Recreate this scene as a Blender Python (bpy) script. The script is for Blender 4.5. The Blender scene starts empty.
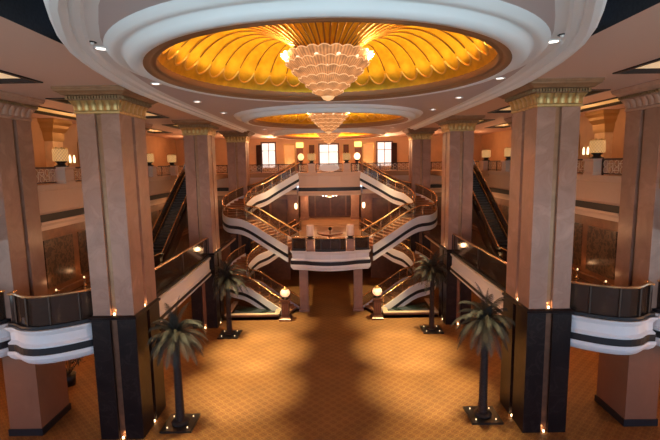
import bpy, bmesh, math, random
from mathutils import Vector
random.seed(7)
PI = math.pi
scene = bpy.context.scene
COL = scene.collection
SIDE = {-1: 'left', 1: 'right'}

# ------------------------------------------------------------------ materials
def new_mat(name):
    m = bpy.data.materials.new(name); m.use_nodes = True
    nt = m.node_tree
    b = nt.nodes.get('Principled BSDF')
    return m, nt, b

def plain(name, col, rough=0.5, metal=0.0, emit=None, es=0.0, spec=0.5, var=0.0, vscale=3.0, bump=0.0, bscale=20.0):
    m, nt, b = new_mat(name)
    b.inputs['Base Color'].default_value = (*col, 1)
    b.inputs['Roughness'].default_value = rough
    b.inputs['Metallic'].default_value = metal
    b.inputs['Specular IOR Level'].default_value = spec
    if emit:
        b.inputs['Emission Color'].default_value = (*emit, 1)
        b.inputs['Emission Strength'].default_value = es
    geo = nt.nodes.new('ShaderNodeNewGeometry')
    if var > 0:
        n = nt.nodes.new('ShaderNodeTexNoise'); n.inputs['Scale'].default_value = vscale; n.inputs['Detail'].default_value = 5
        nt.links.new(geo.outputs['Position'], n.inputs['Vector'])
        r = nt.nodes.new('ShaderNodeValToRGB')
        r.color_ramp.elements[0].position = 0.3; r.color_ramp.elements[1].position = 0.7
        r.color_ramp.elements[0].color = (*[max(0, c*(1-var)) for c in col], 1)
        r.color_ramp.elements[1].color = (*[min(1, c*(1+var)) for c in col], 1)
        nt.links.new(n.outputs['Fac'], r.inputs['Fac']); nt.links.new(r.outputs['Color'], b.inputs['Base Color'])
    if bump > 0:
        v = nt.nodes.new('ShaderNodeTexVoronoi'); v.inputs['Scale'].default_value = bscale
        nt.links.new(geo.outputs['Position'], v.inputs['Vector'])
        bp = nt.nodes.new('ShaderNodeBump'); bp.inputs['Strength'].default_value = bump; bp.inputs['Distance'].default_value = 0.05
        nt.links.new(v.outputs['Distance'], bp.inputs['Height']); nt.links.new(bp.outputs['Normal'], b.inputs['Normal'])
    return m

def marble(name, c1, c2, vein, rough=0.25, scale=0.8):
    m, nt, b = new_mat(name)
    geo = nt.nodes.new('ShaderNodeNewGeometry')
    n = nt.nodes.new('ShaderNodeTexNoise'); n.inputs['Scale'].default_value = scale; n.inputs['Detail'].default_value = 8; n.inputs['Distortion'].default_value = 1.2
    nt.links.new(geo.outputs['Position'], n.inputs['Vector'])
    r = nt.nodes.new('ShaderNodeValToRGB')
    e = r.color_ramp.elements
    e[0].position = 0.3; e[0].color = (*c1, 1); e[1].position = 0.68; e[1].color = (*c2, 1)
    k = e.new(0.5); k.color = (*[(a+d)/2 for a, d in zip(c1, c2)], 1)
    k = e.new(0.535); k.color = (*vein, 1)
    k = e.new(0.56); k.color = (*[(a+d)/2 for a, d in zip(c1, c2)], 1)
    nt.links.new(n.outputs['Fac'], r.inputs['Fac']); nt.links.new(r.outputs['Color'], b.inputs['Base Color'])
    b.inputs['Roughness'].default_value = rough
    return m

def carpet_mat():
    m, nt, b = new_mat('carpet')
    L = nt.links; N = nt.nodes.new
    geo = N('ShaderNodeNewGeometry'); sep = N('ShaderNodeSeparateXYZ'); L.new(geo.outputs['Position'], sep.inputs[0])
    def mth(op, a, bb=None):
        x = N('ShaderNodeMath'); x.operation = op
        for i, v in enumerate((a, bb)):
            if v is None: continue
            if isinstance(v, (int, float)): x.inputs[i].default_value = v
            else: L.new(v, x.inputs[i])
        return x.outputs[0]
    k = PI/0.44
    ux = mth('MULTIPLY', mth('ADD', sep.outputs[0], sep.outputs[1]), 0.70711); vx = mth('MULTIPLY', mth('SUBTRACT', sep.outputs[0], sep.outputs[1]), 0.70711)
    sx = mth('SINE', mth('MULTIPLY', ux, k)); sy = mth('SINE', mth('MULTIPLY', vx, k))
    p = mth('ABSOLUTE', mth('MULTIPLY', sx, sy))
    # small inner motif
    sx2 = mth('SINE', mth('MULTIPLY', ux, k*3)); sy2 = mth('SINE', mth('MULTIPLY', vx, k*3))
    q = mth('ABSOLUTE', mth('MULTIPLY', sx2, sy2))
    r1 = N('ShaderNodeValToRGB'); e = r1.color_ramp.elements
    e[0].position = 0.0; e[0].color = (0.18, 0.08, 0.022, 1)
    e[1].position = 1.0; e[1].color = (0.19, 0.082, 0.024, 1)
    for pos, c in ((0.1, (0.24, 0.115, 0.034)), (0.24, (0.26, 0.125, 0.038)), (0.33, (0.155, 0.062, 0.018)), (0.48, (0.165, 0.066, 0.019)), (0.58, (0.22, 0.098, 0.029)), (0.8, (0.155, 0.06, 0.018))):
        k2 = e.new(pos); k2.color = (*c, 1)
    L.new(p, r1.inputs['Fac'])
    r2 = N('ShaderNodeValToRGB'); r2.color_ramp.elements[0].color = (0.8, 0.8, 0.8, 1); r2.color_ramp.elements[1].color = (1.12, 1.12, 1.12, 1)
    L.new(q, r2.inputs['Fac'])
    mx = N('ShaderNodeMix'); mx.data_type = 'RGBA'; mx.blend_type = 'MULTIPLY'; mx.inputs['Factor'].default_value = 1
    L.new(r1.outputs['Color'], mx.inputs['A']); L.new(r2.outputs['Color'], mx.inputs['B'])
    n = N('ShaderNodeTexNoise'); n.inputs['Scale'].default_value = 0.6; n.inputs['Detail'].default_value = 4
    L.new(geo.outputs['Position'], n.inputs['Vector'])
    r3 = N('ShaderNodeValToRGB'); r3.color_ramp.elements[0].position = .3; r3.color_ramp.elements[1].position = .7
    r3.color_ramp.elements[0].color = (0.85, 0.85, 0.85, 1); r3.color_ramp.elements[1].color = (1.1, 1.1, 1.1, 1)
    L.new(n.outputs['Fac'], r3.inputs['Fac'])
    m2 = N('ShaderNodeMix'); m2.data_type = 'RGBA'; m2.blend_type = 'MULTIPLY'; m2.inputs['Factor'].default_value = 1
    L.new(mx.outputs['Result'], m2.inputs['A']); L.new(r3.outputs['Color'], m2.inputs['B'])
    L.new(m2.outputs['Result'], b.inputs['Base Color'])
    b.inputs['Roughness'].default_value = 0.55
    b.inputs['Specular IOR Level'].default_value = 0.35
    return m

def ornate(name, c1, c2, scale=6.0):
    m, nt, b = new_mat(name)
    geo = nt.nodes.new('ShaderNodeNewGeometry')
    v = nt.nodes.new('ShaderNodeTexVoronoi'); v.inputs['Scale'].default_value = scale; v.feature = 'DISTANCE_TO_EDGE'
    n = nt.nodes.new('ShaderNodeTexNoise'); n.inputs['Scale'].default_value = scale*0.7; n.inputs['Detail'].default_value = 3
    nt.links.new(geo.outputs['Position'], n.inputs['Vector'])
    nt.links.new(n.outputs['Color'], v.inputs['Vector'])
    r = nt.nodes.new('ShaderNodeValToRGB'); r.color_ramp.elements[0].position = 0.02; r.color_ramp.elements[1].position = 0.16
    r.color_ramp.elements[0].color = (*c2, 1); r.color_ramp.elements[1].color = (*c1, 1)
    nt.links.new(v.outputs['Distance'], r.inputs['Fac']); nt.links.new(r.outputs['Color'], b.inputs['Base Color'])
    b.inputs['Roughness'].default_value = 0.35
    return m

def glassy(name, col, alpha, rough=0.1):
    m, nt, b = new_mat(name)
    b.inputs['Base Color'].default_value = (*col, 1); b.inputs['Roughness'].default_value = rough
    b.inputs['Alpha'].default_value = alpha
    return m

def glow(name, col, es, base=(0.8, 0.7, 0.6), noise=None):
    m, nt, b = new_mat(name)
    b.inputs['Base Color'].default_value = (*base, 1); b.inputs['Roughness'].default_value = 0.3
    b.inputs['Emission Color'].default_value = (*col, 1); b.inputs['Emission Strength'].default_value = es
    if noise:
        geo = nt.nodes.new('ShaderNodeNewGeometry')
        n = nt.nodes.new('ShaderNodeTexNoise'); n.inputs['Scale'].default_value = noise[0]; n.inputs['Detail'].default_value = 2
        nt.links.new(geo.outputs['Position'], n.inputs['Vector'])
        mr = nt.nodes.new('ShaderNodeMapRange'); mr.inputs['From Min'].default_value = 0.35; mr.inputs['From Max'].default_value = 0.7
        mr.inputs['To Min'].default_value = noise[1]; mr.inputs['To Max'].default_value = noise[2]
        nt.links.new(n.outputs['Fac'], mr.inputs['Value']); nt.links.new(mr.outputs['Result'], b.inputs['Emission Strength'])
    return m

def lattice_shade(name):
    m, nt, b = new_mat(name)
    L = nt.links; N = nt.nodes.new
    tc = N('ShaderNodeTexCoord'); sep = N('ShaderNodeSeparateXYZ'); L.new(tc.outputs['Object'], sep.inputs[0])
    def mth(op, a, bb=None):
        x = N('ShaderNodeMath'); x.operation = op
        for i, v in enumerate((a, bb)):
            if v is None: continue
            if isinstance(v, (int, float)): x.inputs[i].default_value = v
            else: L.new(v, x.inputs[i])
        return x.outputs[0]
    ang = mth('MULTIPLY', mth('ARCTAN2', sep.outputs[1], sep.outputs[0]), 8.0)
    zz = mth('MULTIPLY', sep.outputs[2], 16.0)
    w = mth('ABSOLUTE', mth('MULTIPLY', mth('SINE', mth('ADD', ang, zz)), mth('SINE', mth('SUBTRACT', ang, zz))))
    mr = N('ShaderNodeMapRange'); mr.inputs['From Min'].default_value = 0.05; mr.inputs['From Max'].default_value = 0.3
    mr.inputs['To Min'].default_value = 0.06; mr.inputs['To Max'].default_value = 0.40
    L.new(w, mr.inputs['Value'])
    b.inputs['Base Color'].default_value = (0.10, 0.05, 0.025, 1)
    b.inputs['Emission Color'].default_value = (1.0, 0.50, 0.17, 1)
    L.new(mr.outputs['Result'], b.inputs['Emission Strength'])
    return m

M = {}
M['carpet'] = carpet_mat()
M['marble'] = marble('pink_marble', (0.29, 0.14, 0.088), (0.43, 0.225, 0.152), (0.34, 0.165, 0.104), 0.45, 0.8)
M['pier'] = marble('pier_stone', (0.25, 0.10, 0.052), (0.29, 0.118, 0.062), (0.265, 0.108, 0.056), 0.4, 0.7)
M['black'] = marble('black_marble', (0.011, 0.006, 0.006), (0.02, 0.011, 0.009), (0.03, 0.018, 0.015), 0.3, 1.0)
M['black'].node_tree.nodes['Principled BSDF'].inputs['Specular IOR Level'].default_value = 0.25
M['inlay'] = plain('bronze_inlay', (0.34, 0.17, 0.085), 0.35, 0.4, var=.15)
M['dark_inlay'] = plain('dark_bronze_inlay', (0.2, 0.09, 0.05), 0.3, 0.4, var=.2)
M['gold'] = plain('aged_gold', (0.50, 0.32, 0.12), 0.4, 0.6, var=.2, vscale=5)
M['capstone'] = plain('capital_bronze', (0.27, 0.14, 0.068), 0.5, 0.2, var=.15)
M['red_capital'] = plain('reddish_capital', (0.50, 0.28, 0.19), 0.5, var=.1)
M['dentil'] = plain('dentil_bronze', (0.30, 0.19, 0.09), 0.45, 0.45)
M['rail_gold'] = plain('polished_brass', (0.80, 0.50, 0.25), 0.25, 0.9)
M['dome_gold'] = plain('gold_leaf', (0.94, 0.47, 0.03), 0.34, 0.65, var=.2, vscale=2.5)
M['dome_rib'] = plain('gold_rib', (1.0, 0.62, 0.14), 0.35, 0.7)
M['dome_line'] = plain('bronze_line', (0.30, 0.14, 0.03), 0.4, 0.6)
M['brown_trim'] = plain('brown_trim', (0.30, 0.15, 0.07), 0.45, 0.2)
M['white_plaster'] = plain('white_plaster', (0.86, 0.86, 0.86), 0.6)
M['ceiling'] = plain('ceiling_paint', (0.68, 0.47, 0.38), 0.75)
M['soffit'] = plain('soffit_paint', (0.58, 0.49, 0.48), 0.75)
M['void'] = plain('dark_ceiling_void', (0.012, 0.012, 0.014), 0.8, var=.5, vscale=12)
M['balcony_white'] = plain('balcony_relief_plaster', (0.80, 0.77, 0.76), 0.55, bump=.5, bscale=4)
M['white'] = plain('white_stone', (0.85, 0.81, 0.79), 0.45)
M['band'] = plain('black_band', (0.010, 0.008, 0.010), 0.5)
M['cream'] = plain('cream_quilted_stone', (0.62, 0.41, 0.29), 0.55, bump=.35, bscale=3)
M['cream_flat'] = plain('cream_stone', (0.62, 0.42, 0.31), 0.5)
M['wood'] = plain('brown_wood', (0.20, 0.08, 0.036), 0.4, var=.2)
M['dark_wood'] = plain('dark_wood_panel', (0.10, 0.038, 0.022), 0.4, var=.25, vscale=2)
M['ornate'] = ornate('ornate_bronze_panel', (0.05, 0.025, 0.016), (0.15, 0.08, 0.042), 3.0)
M['orange_wall'] = plain('amber_wall', (0.50, 0.28, 0.14), 0.6, var=.08, vscale=1)
M['amber_panel'] = plain('amber_silk_panel', (0.78, 0.52, 0.26), 0.5, var=.08)
M['mezz_floor'] = plain('dark_polished_floor', (0.10, 0.045, 0.025), 0.2, var=.25, vscale=1.0)
M['warm_floor'] = plain('honey_stone_floor', (0.55, 0.28, 0.13), 0.3, var=.15, vscale=1)
M['gallery_floor'] = plain('gallery_carpet', (0.40, 0.2, 0.09), 0.7)
M['under'] = plain('slab_underside', (0.55, 0.36, 0.25), 0.7)
M['rail_glass'] = glassy('bronze_glass', (0.055, 0.03, 0.02), 0.82, 0.08)
M['stair_glass'] = glassy('amber_tinted_glass', (0.16, 0.08, 0.045), 0.42, 0.08)
M['clear_glass'] = glassy('pale_glass', (0.55, 0.5, 0.45), 0.28, 0.05)
M['iron'] = plain('dark_iron', (0.06, 0.035, 0.025), 0.4, 0.6)
M['scroll'] = plain('pale_brass_scroll', (0.62, 0.48, 0.33), 0.4, 0.5)
M['tread'] = plain('step_carpet', (0.42, 0.19, 0.09), 0.6, var=.1, vscale=6)
M['riser'] = plain('step_nosing', (0.62, 0.36, 0.2), 0.4)
M['truss'] = plain('escalator_cladding', (0.07, 0.035, 0.022), 0.3, 0.4)
M['esc_step'] = plain('escalator_step_metal', (0.04, 0.035, 0.03), 0.45, 0.6)
M['steel'] = plain('polished_steel', (0.85, 0.8, 0.72), 0.2, 0.9)
M['trunk'] = plain('palm_bark', (0.04, 0.02, 0.013), 0.9, var=.4, vscale=9)
M['frond'] = plain('palm_leaf', (0.032, 0.032, 0.024), 0.65, var=.35, vscale=6)
M['planter'] = plain('black_planter', (0.012, 0.01, 0.01), 0.35)
M['soil'] = plain('planter_soil', (0.03, 0.018, 0.012), 0.95)
M['water'] = plain('pool_water', (0.03, 0.045, 0.042), 0.04, spec=.9)
M['reflection_strip'] = plain('painted_reflection_grey', (0.30, 0.29, 0.26), 0.12)  # light grey imitating the reflection on the near water
M['pool_wall'] = plain('dark_green_stone', (0.02, 0.03, 0.027), 0.15)
M['curb'] = plain('pool_curb_stone', (0.50, 0.35, 0.24), 0.35)
M['lampbase'] = plain('black_lamp_base', (0.015, 0.01, 0.008), 0.35, 0.3)
M['bronze'] = plain('lantern_bronze', (0.14, 0.06, 0.035), 0.35, 0.5)
M['shade'] = lattice_shade('lattice_lamp_shade')
M['pink_shade'] = glow('pink_lamp_shade', (1.0, 0.48, 0.28), 0.15, (0.45, 0.28, 0.21))
M['globe'] = glow('lantern_globe', (1.0, 0.50, 0.26), 0.5, (0.8, 0.6, 0.45))
M['bulb'] = glow('warm_bulb', (1.0, 0.66, 0.34), 0.9)
M['hot'] = glow('uplight_lens', (1.0, 0.66, 0.32), 5.0)
M['downlight'] = glow('downlight_lens', (1.0, 0.90, 0.82), 3.0)
M['cove'] = glow('cove_strip', (1.0, 0.50, 0.09), 0.2)
M['cove_panel'] = plain('coffer_panel', (0.55, 0.36, 0.22), 0.7)
def crystal_glass(name):
    m, nt, b = new_mat(name)
    L = nt.links; N = nt.nodes.new
    tc = N('ShaderNodeTexCoord'); sep = N('ShaderNodeSeparateXYZ'); L.new(tc.outputs['Object'], sep.inputs[0])
    def mth(op, a, bb=None):
        x = N('ShaderNodeMath'); x.operation = op
        for i, v in enumerate((a, bb)):
            if v is None: continue
            if isinstance(v, (int, float)): x.inputs[i].default_value = v
            else: L.new(v, x.inputs[i])
        return x.outputs[0]
    w = mth('POWER', mth('ABSOLUTE', mth('SINE', mth('MULTIPLY', mth('ARCTAN2', sep.outputs[1], sep.outputs[0]), 42.0))), 1.2)
    n = N('ShaderNodeTexNoise'); n.inputs['Scale'].default_value = 3.5; L.new(tc.outputs['Object'], n.inputs['Vector'])
    e = mth('MULTIPLY', mth('ADD', mth('MULTIPLY', w, 0.26), 0.14), mth('MULTIPLY', n.outputs['Fac'], 2.0))
    b.inputs['Base Color'].default_value = (0.26, 0.13, 0.07, 1); b.inputs['Roughness'].default_value = 0.2
    b.inputs['Emission Color'].default_value = (1.0, 0.38, 0.12, 1)
    L.new(e, b.inputs['Emission Strength'])
    return m
M['crystal'] = crystal_glass('chandelier_glass')
M['crystal_rim'] = glow('chandelier_glass_edge', (1.0, 0.52, 0.22), 0.5, (0.4, 0.22, 0.12))
M['chand_bulb'] = glow('chandelier_bulb', (1.0, 0.68, 0.40), 0.75)
M['daylight'] = glow('bright_daylight_pane', (0.98, 0.95, 0.92), 0.5, (0.8, 0.8, 0.8))
M['sign'] = glow('lit_transom', (1.0, 0.68, 0.13), 1.0)
M['frame_gold'] = plain('picture_frame_gold', (0.5, 0.3, 0.1), 0.4, 0.6)
M['picture'] = plain('picture_canvas', (0.45, 0.25, 0.12), 0.8, var=.5, vscale=4)
M['sconce'] = glow('sconce_shade', (1.0, 0.72, 0.40), 1.6)
M['curtain'] = plain('dark_curtain', (0.09, 0.035, 0.022), 0.8, var=.2, vscale=4)

# ------------------------------------------------------------------ geometry helpers
def wloc(o):
    v = Vector((0, 0, 0))
    while o is not None:
        v += o.location; o = o.parent
    return v

class MB:
    def __init__(self): self.v = []; self.f = []
    def quad(self, *pts):
        n = len(self.v); self.v += [tuple(p) for p in pts]; self.f.append(tuple(range(n, n+len(pts)))); return self
    def box(self, x0, x1, y0, y1, z0, z1):
        x0, x1 = min(x0, x1), max(x0, x1)
        n = len(self.v)
        self.v += [(x0,y0,z0),(x1,y0,z0),(x1,y1,z0),(x0,y1,z0),(x0,y0,z1),(x1,y0,z1),(x1,y1,z1),(x0,y1,z1)]
        self.f += [tuple(n+i for i in q) for q in ((0,3,2,1),(4,5,6,7),(0,1,5,4),(1,2,6,5),(2,3,7,6),(3,0,4,7))]
        return self
    def loops(self, loops, closed=True, cap0=True, cap1=True):
        n0 = len(self.v); k = len(loops[0])
        for l in loops: self.v += [tuple(p) for p in l]
        for i in range(len(loops)-1):
            for j in range(k if closed else k-1):
                a = n0+i*k+j; b = n0+i*k+(j+1) % k
                self.f.append((a, b, b+k, a+k))
        if closed:
            if cap0: self.f.append(tuple(n0+j for j in reversed(range(k))))
            if cap1: self.f.append(tuple(n0+(len(loops)-1)*k+j for j in range(k)))
        return self
    def prism(self, poly, z0, z1):
        return self.loops([[(x, y, z0) for x, y in poly], [(x, y, z1) for x, y in poly]])
    def square_loft(self, cx, cy, hx, hy, prof):
        return self.loops([[(cx-hx-o, cy-hy-o, z), (cx+hx+o, cy-hy-o, z), (cx+hx+o, cy+hy+o, z), (cx-hx-o, cy+hy+o, z)] for o, z in prof])
    def lathe(self, cx, cy, prof, n=24, cap0=True, cap1=True):
        return self.loops([[(cx+r*math.cos(2*PI*j/n), cy+r*math.sin(2*PI*j/n), z) for j in range(n)] for r, z in prof], True, cap0, cap1)
    def tube(self, path, r, n=6, cap=True):
        P = [Vector(p) for p in path]; loops = []
        for i, p in enumerate(P):
            t = (P[min(i+1, len(P)-1)]-P[max(i-1, 0)])
            t = t.normalized() if t.length > 1e-9 else Vector((0, 0, 1))
            up = Vector((0, 0, 1)) if abs(t.z) < 0.95 else Vector((1, 0, 0))
            a = t.cross(up).normalized(); b = a.cross(t)
            rr = r[i] if isinstance(r, (list, tuple)) else r
            loops.append([p+a*rr*math.cos(2*PI*j/n)+b*rr*math.sin(2*PI*j/n) for j in range(n)])
        return self.loops(loops, True, cap, cap)
    def sphere(self, c, r, n=12, sz=1.0):
        k = max(4, n//2)
        return self.lathe(c[0], c[1], [(max(1e-3, r*math.sin(PI*i/k)), c[2]-r*sz*math.cos(PI*i/k)) for i in range(k+1)], n)
    def sweep(self, pts, prof, closed_path=False, closed_prof=True):
        # pts: plan (x, y) or (x, y, z) points; prof: (offset to the right of the direction of travel, z)
        P = [Vector((p[0], p[1])) for p in pts]; Z = [p[2] if len(p) > 2 else 0.0 for p in pts]; N = len(P); loops = []
        for i in range(N):
            if closed_path: d0 = P[i]-P[i-1]; d1 = P[(i+1) % N]-P[i]
            else: d0 = P[i]-P[i-1] if i > 0 else P[1]-P[0]; d1 = P[i+1]-P[i] if i < N-1 else P[i]-P[i-1]
            d0 = d0.normalized(); d1 = d1.normalized()
            n0 = Vector((d0.y, -d0.x)); n1 = Vector((d1.y, -d1.x)); n = (n0+n1)
            n = n.normalized() if n.length > 1e-6 else n0
            c = max(0.5, n.dot(n0)); n = n/c
            loops.append([(P[i].x+n.x*o, P[i].y+n.y*o, Z[i]+z) for o, z in prof])
        if closed_path: loops.append(loops[0])
        return self.loops(loops, closed_prof, not closed_path, not closed_path)
    def build(self, name, m, parent=None, smooth=False, origin=None):
        o0 = wloc(parent) if parent else Vector(origin or (0, 0, 0))
        me = bpy.data.meshes.new(name)
        me.from_pydata([(x-o0.x, y-o0.y, z-o0.z) for x, y, z in self.v], [], self.f)
        me.materials.append(M[m] if isinstance(m, str) else m)
        bm = bmesh.new(); bm.from_mesh(me)
        bmesh.ops.remove_doubles(bm, verts=bm.verts, dist=1e-5)
        bmesh.ops.recalc_face_normals(bm, faces=bm.faces)
        bm.to_mesh(me); bm.free()
        if smooth:
            for p in me.polygons: p.use_smooth = True
        o = bpy.data.objects.new(name, me); COL.objects.link(o)
        if parent: o.parent = parent
        else: o.location = o0
        return o

def thing(name, label, cat, loc=(0, 0, 0), group=None):
    o = bpy.data.objects.new(name, None); o.empty_display_size = 0.2; COL.objects.link(o)
    o.location = loc; o['label'] = label; o['category'] = cat
    if group: o['group'] = group
    return o
def tag(o, label, cat, group=None):
    o['label'] = label; o['category'] = cat
    if group: o['group'] = group
    return o
def struct(o): o['kind'] = 'structure'; return o
def copy_tree(o, parent=None):
    c = o.copy(); COL.objects.link(c)
    if parent: c.parent = parent
    for ch in list(o.children): copy_tree(ch, c)
    return c

def light(kind, loc, energy, col=(1, .6, .3), size=0.1, rot=None, spot=None, blend=0.5):
    d = bpy.data.lights.new(kind.lower()+'_lamp', kind); d.energy = energy; d.color = col
    if kind in ('POINT', 'SPOT'): d.shadow_soft_size = size
    if kind == 'SPOT': d.spot_size = math.radians(spot or 60); d.spot_blend = blend
    if kind == 'AREA': d.size = size
    o = bpy.data.objects.new('lamp_light', d); COL.objects.link(o); o.location = loc
    if rot: o.rotation_euler = rot
    return o
WARM = (1.0, 0.62, 0.32); AMBER = (1.0, 0.52, 0.24)

# ------------------------------------------------------------------ levels
MEZ, GAL, CEIL = 6.0, 12.15, 16.45

# ------------------------------------------------------------------ setting
struct(MB().box(-34, 34, -14, 62, -0.3, 0).build('floor', 'carpet'))

OUT = [(0, 4.4), (2.0, 5.3), (3.6, 6.7), (4.9, 8.2), (5.75, 9.5), (6.4, 10.75), (7.0, 12.0), (7.42, 13.1), (7.75, 14.3), (8.0, 15.4), (8.25, 16.8), (8.47, 18.2), (8.7, 20.3), (8.8, 22.5), (8.85, 26)]
def outline():
    r = OUT + [(8.85, 50), (8.3, 53), (6.5, 55.2), (3.5, 56.6), (0, 57)]
    pts = r + [(-x, y) for x, y in reversed(r[1:-1])]
    return pts       # counter-clockwise
OL = outline()
DOMES = [(16.0, 1.0), (33.0, 0.97), (50.0, 0.97)]

def flat_with_holes(polys, z, name, m):
    cu = bpy.data.curves.new(name, 'CURVE'); cu.dimensions = '2D'; cu.fill_mode = 'BOTH'
    for p in polys:
        sp = cu.splines.new('POLY'); sp.points.add(len(p)-1)
        for q, (x, y) in zip(sp.points, p): q.co = (x, y, 0, 1)
        sp.use_cyclic_u = True
    tmp = bpy.data.objects.new('tmp_fill', cu); COL.objects.link(tmp)
    dg = bpy.context.evaluated_depsgraph_get(); dg.update()
    me = bpy.data.meshes.new_from_object(tmp.evaluated_get(dg))
    bpy.data.objects.remove(tmp)
    me.materials.clear(); me.materials.append(M[m]); me.name = name
    o = bpy.data.objects.new(name, me); COL.objects.link(o); o.location = (0, 0, z)
    return o

def rect(x0, x1, y0, y1):
    x0, x1 = min(x0, x1), max(x0, x1)
    return [(x0, y0), (x1, y0), (x1, y1), (x0, y1)]
COFFERS = []
for s in (-1, 1):
    COFFERS += [(s, 11.6, 17.0, 4.0, 18.1), (s, 11.45, 13.8, 22.5, 31.8), (s, 11.2, 13.6, 37.2, 45.5), (s, 16.2, 18.0, 22.5, 46)]
# main ceiling: outline is cut out; the dark void near the camera sits between the two lines X = +-7.42
void = [(-7.42, -12), (7.42, -12), (7.42, 13.1)]
hole = [(-7.42, -14), (7.42, -14)] + OL[7:len(OL)-6]
# points of OL from (7.42,13.1) round the far end to (-7.42,13.1)
i0 = OL.index((7.42, 13.1)); i1 = OL.index((-7.42, 13.1))
hole = [(-7.42, -13.9), (7.42, -13.9)] + OL[i0:i1+1]
struct(flat_with_holes([rect(-34, 34, -14, 62), hole] + [rect(s*a, s*b, y0, y1) for s, a, b, y0, y1 in COFFERS], CEIL, 'ceiling', 'ceiling'))
struct(MB().box(-9, 9, -14, 16, 18.6, 18.7).build('ceiling_void', 'void'))
mb = MB()
for s in (-1, 1):
    mb.box(s*7.42, s*7.5, -14, 13.1, CEIL+.01, 18.6)
struct(mb.build('ceiling_void_edge', 'void'))

def circ(yc, r, n=72): return [(r*math.cos(2*PI*i/n), yc+r*math.sin(2*PI*i/n)) for i in range(n)]
def inset(pts, d):
    n = len(pts); res = []
    for i in range(n):
        a, b, c = Vector(pts[i-1]), Vector(pts[i]), Vector(pts[(i+1) % n])
        d0 = (b-a).normalized(); d1 = (c-b).normalized()
        nn = Vector((-d0.y, d0.x))+Vector((-d1.y, d1.x)); nn.normalize()
        res.append((b.x+nn.x*d, b.y+nn.y*d))
    return res
struct(flat_with_holes([inset(OL, 0.95)] + [circ(yc, 6.95*k) for yc, k in DOMES], CEIL+0.02, 'ceiling_soffit', 'soffit'))
# outer moulding of the hanging soffit (offset to the right of a counter-clockwise path = outwards)
t = struct(MB().sweep(OL, [(0.02, CEIL+.25), (0.04, CEIL-.02), (-0.05, CEIL-.16), (-0.2, CEIL-.2), (-0.34, CEIL-.13), (-0.38, CEIL-.08), (-0.46, CEIL-.10), (-0.6, CEIL-.08), (-0.68, CEIL-.0), (-0.97, CEIL+.02), (-0.97, CEIL+.25)], True).build('trim_1', 'white_plaster'))

# ------------------------------------------------------------------ domes
def dome(idx, yc, k, words):
    root = thing('ceiling_dome', words, 'ceiling dome', (0, yc, CEIL), 'gold shell domes along the ceiling')
    z0 = 16.2; z1 = CEIL+.06
    R = 5.64*k; H = 1.6*k; NL = 42; NT = NL*8; NR = 34; RL = 5.48*k; RC = 0.55*k
    def zd(r):
        w = min(1, max(0, (R-r)/(R-RC)))
        return z0 + 0.2*w + H*max(0, math.sin(PI*w**0.85))**0.72
    v = []; f = []
    for i in range(NR+1):
        u = i/NR
        for j in range(NT):
            th = 2*PI*j/NT; tt = ((j % 8)/8.0)*2-1       # -1..1 over one lobe
            r = RC + (R-RC)*(1-(1-u)**1.35)
            rend = RL - 0.36*k*(1-math.sqrt(max(0, 1-tt*tt*0.96)))
            if r < rend:
                fl = 0.25*k*(1-abs(tt)**2.2)*min(1, r/(R*0.35))*min(1, max(0, rend-r)/(0.4))
            else: fl = 0
            v.append((r*math.cos(th), yc+r*math.sin(th), zd(r)+fl))
    for i in range(NR):
        for j in range(NT):
            a = i*NT+j; b = i*NT+(j+1) % NT
            f.append((a, b, b+NT, a+NT))
    mb = MB(); mb.v = v; mb.f = f
    mb.build('gold_shell', 'dome_gold', root, True)
    # raised ribs with rounded scallop ends
    rb = MB(); ln = MB()
    for l in range(NL):
        p = []
        for q in range(13):
            tt = -1+q/6.0
            th = 2*PI*(l+(tt+1)/2)/NL
            r = RL - 0.36*k*(1-math.sqrt(max(0, 1-tt*tt*0.96)))
            p.append((r*math.cos(th), yc+r*math.sin(th), zd(r)-0.015))
        th0 = 2*PI*l/NL
        line = [(r*math.cos(th0), yc+r*math.sin(th0), zd(r)-0.0) for r in [R*0.16+(RL*0.93-R*0.16)*w/15 for w in range(16)]]
        rb.tube(p, 0.04*k, 5, False); ln.tube(line, 0.028*k, 4, False)
    rb.build('scallop_ribs', 'dome_rib', root, True); ln.build('flute_lines', 'dome_line', root, True)
    def squeeze(mb, f):
        mb.v = [(x*f(math.hypot(x, y-yc)/k), y, z) for x, y, z in mb.v]; return mb
    squeeze(MB().lathe(0, yc, [(5.6*k, z0+.2), (5.6*k, z0-.02), (5.7*k, z0-.06), (5.78*k, z0-.02), (5.95*k, z0-.08), (6.05*k, z0-.14), (6.3*k, z0-.14)], 96, False, False), lambda r: 1-.05*min(1, max(0, (r-5.6)/.6))).build('inner_moulding', 'brown_trim', root, True)
    squeeze(MB().lathe(0, yc, [(6.2*k, z1-.38), (6.26*k, z1-.46), (6.45*k, z1-.47), (6.6*k, z1-.36), (6.62*k, z1-.22), (6.7*k, z1-.2), (6.78*k, z1-.24), (6.9*k, z1-.2), (6.98*k, z1-.08), (7.04*k, z1-.02)], 96, False, False), lambda r: .95+.05*min(1, max(0, (r-6.2)/.75))).build('outer_moulding', 'white_plaster', root, True)
    return root
DW = ['large gold fluted shell dome nearest the camera, above the biggest chandelier',
      'middle gold shell dome above the second chandelier',
      'farthest and smallest looking gold shell dome near the back wall']
for i, (yc, k) in enumerate(DOMES): dome(i, yc, k, DW[i])

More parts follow.
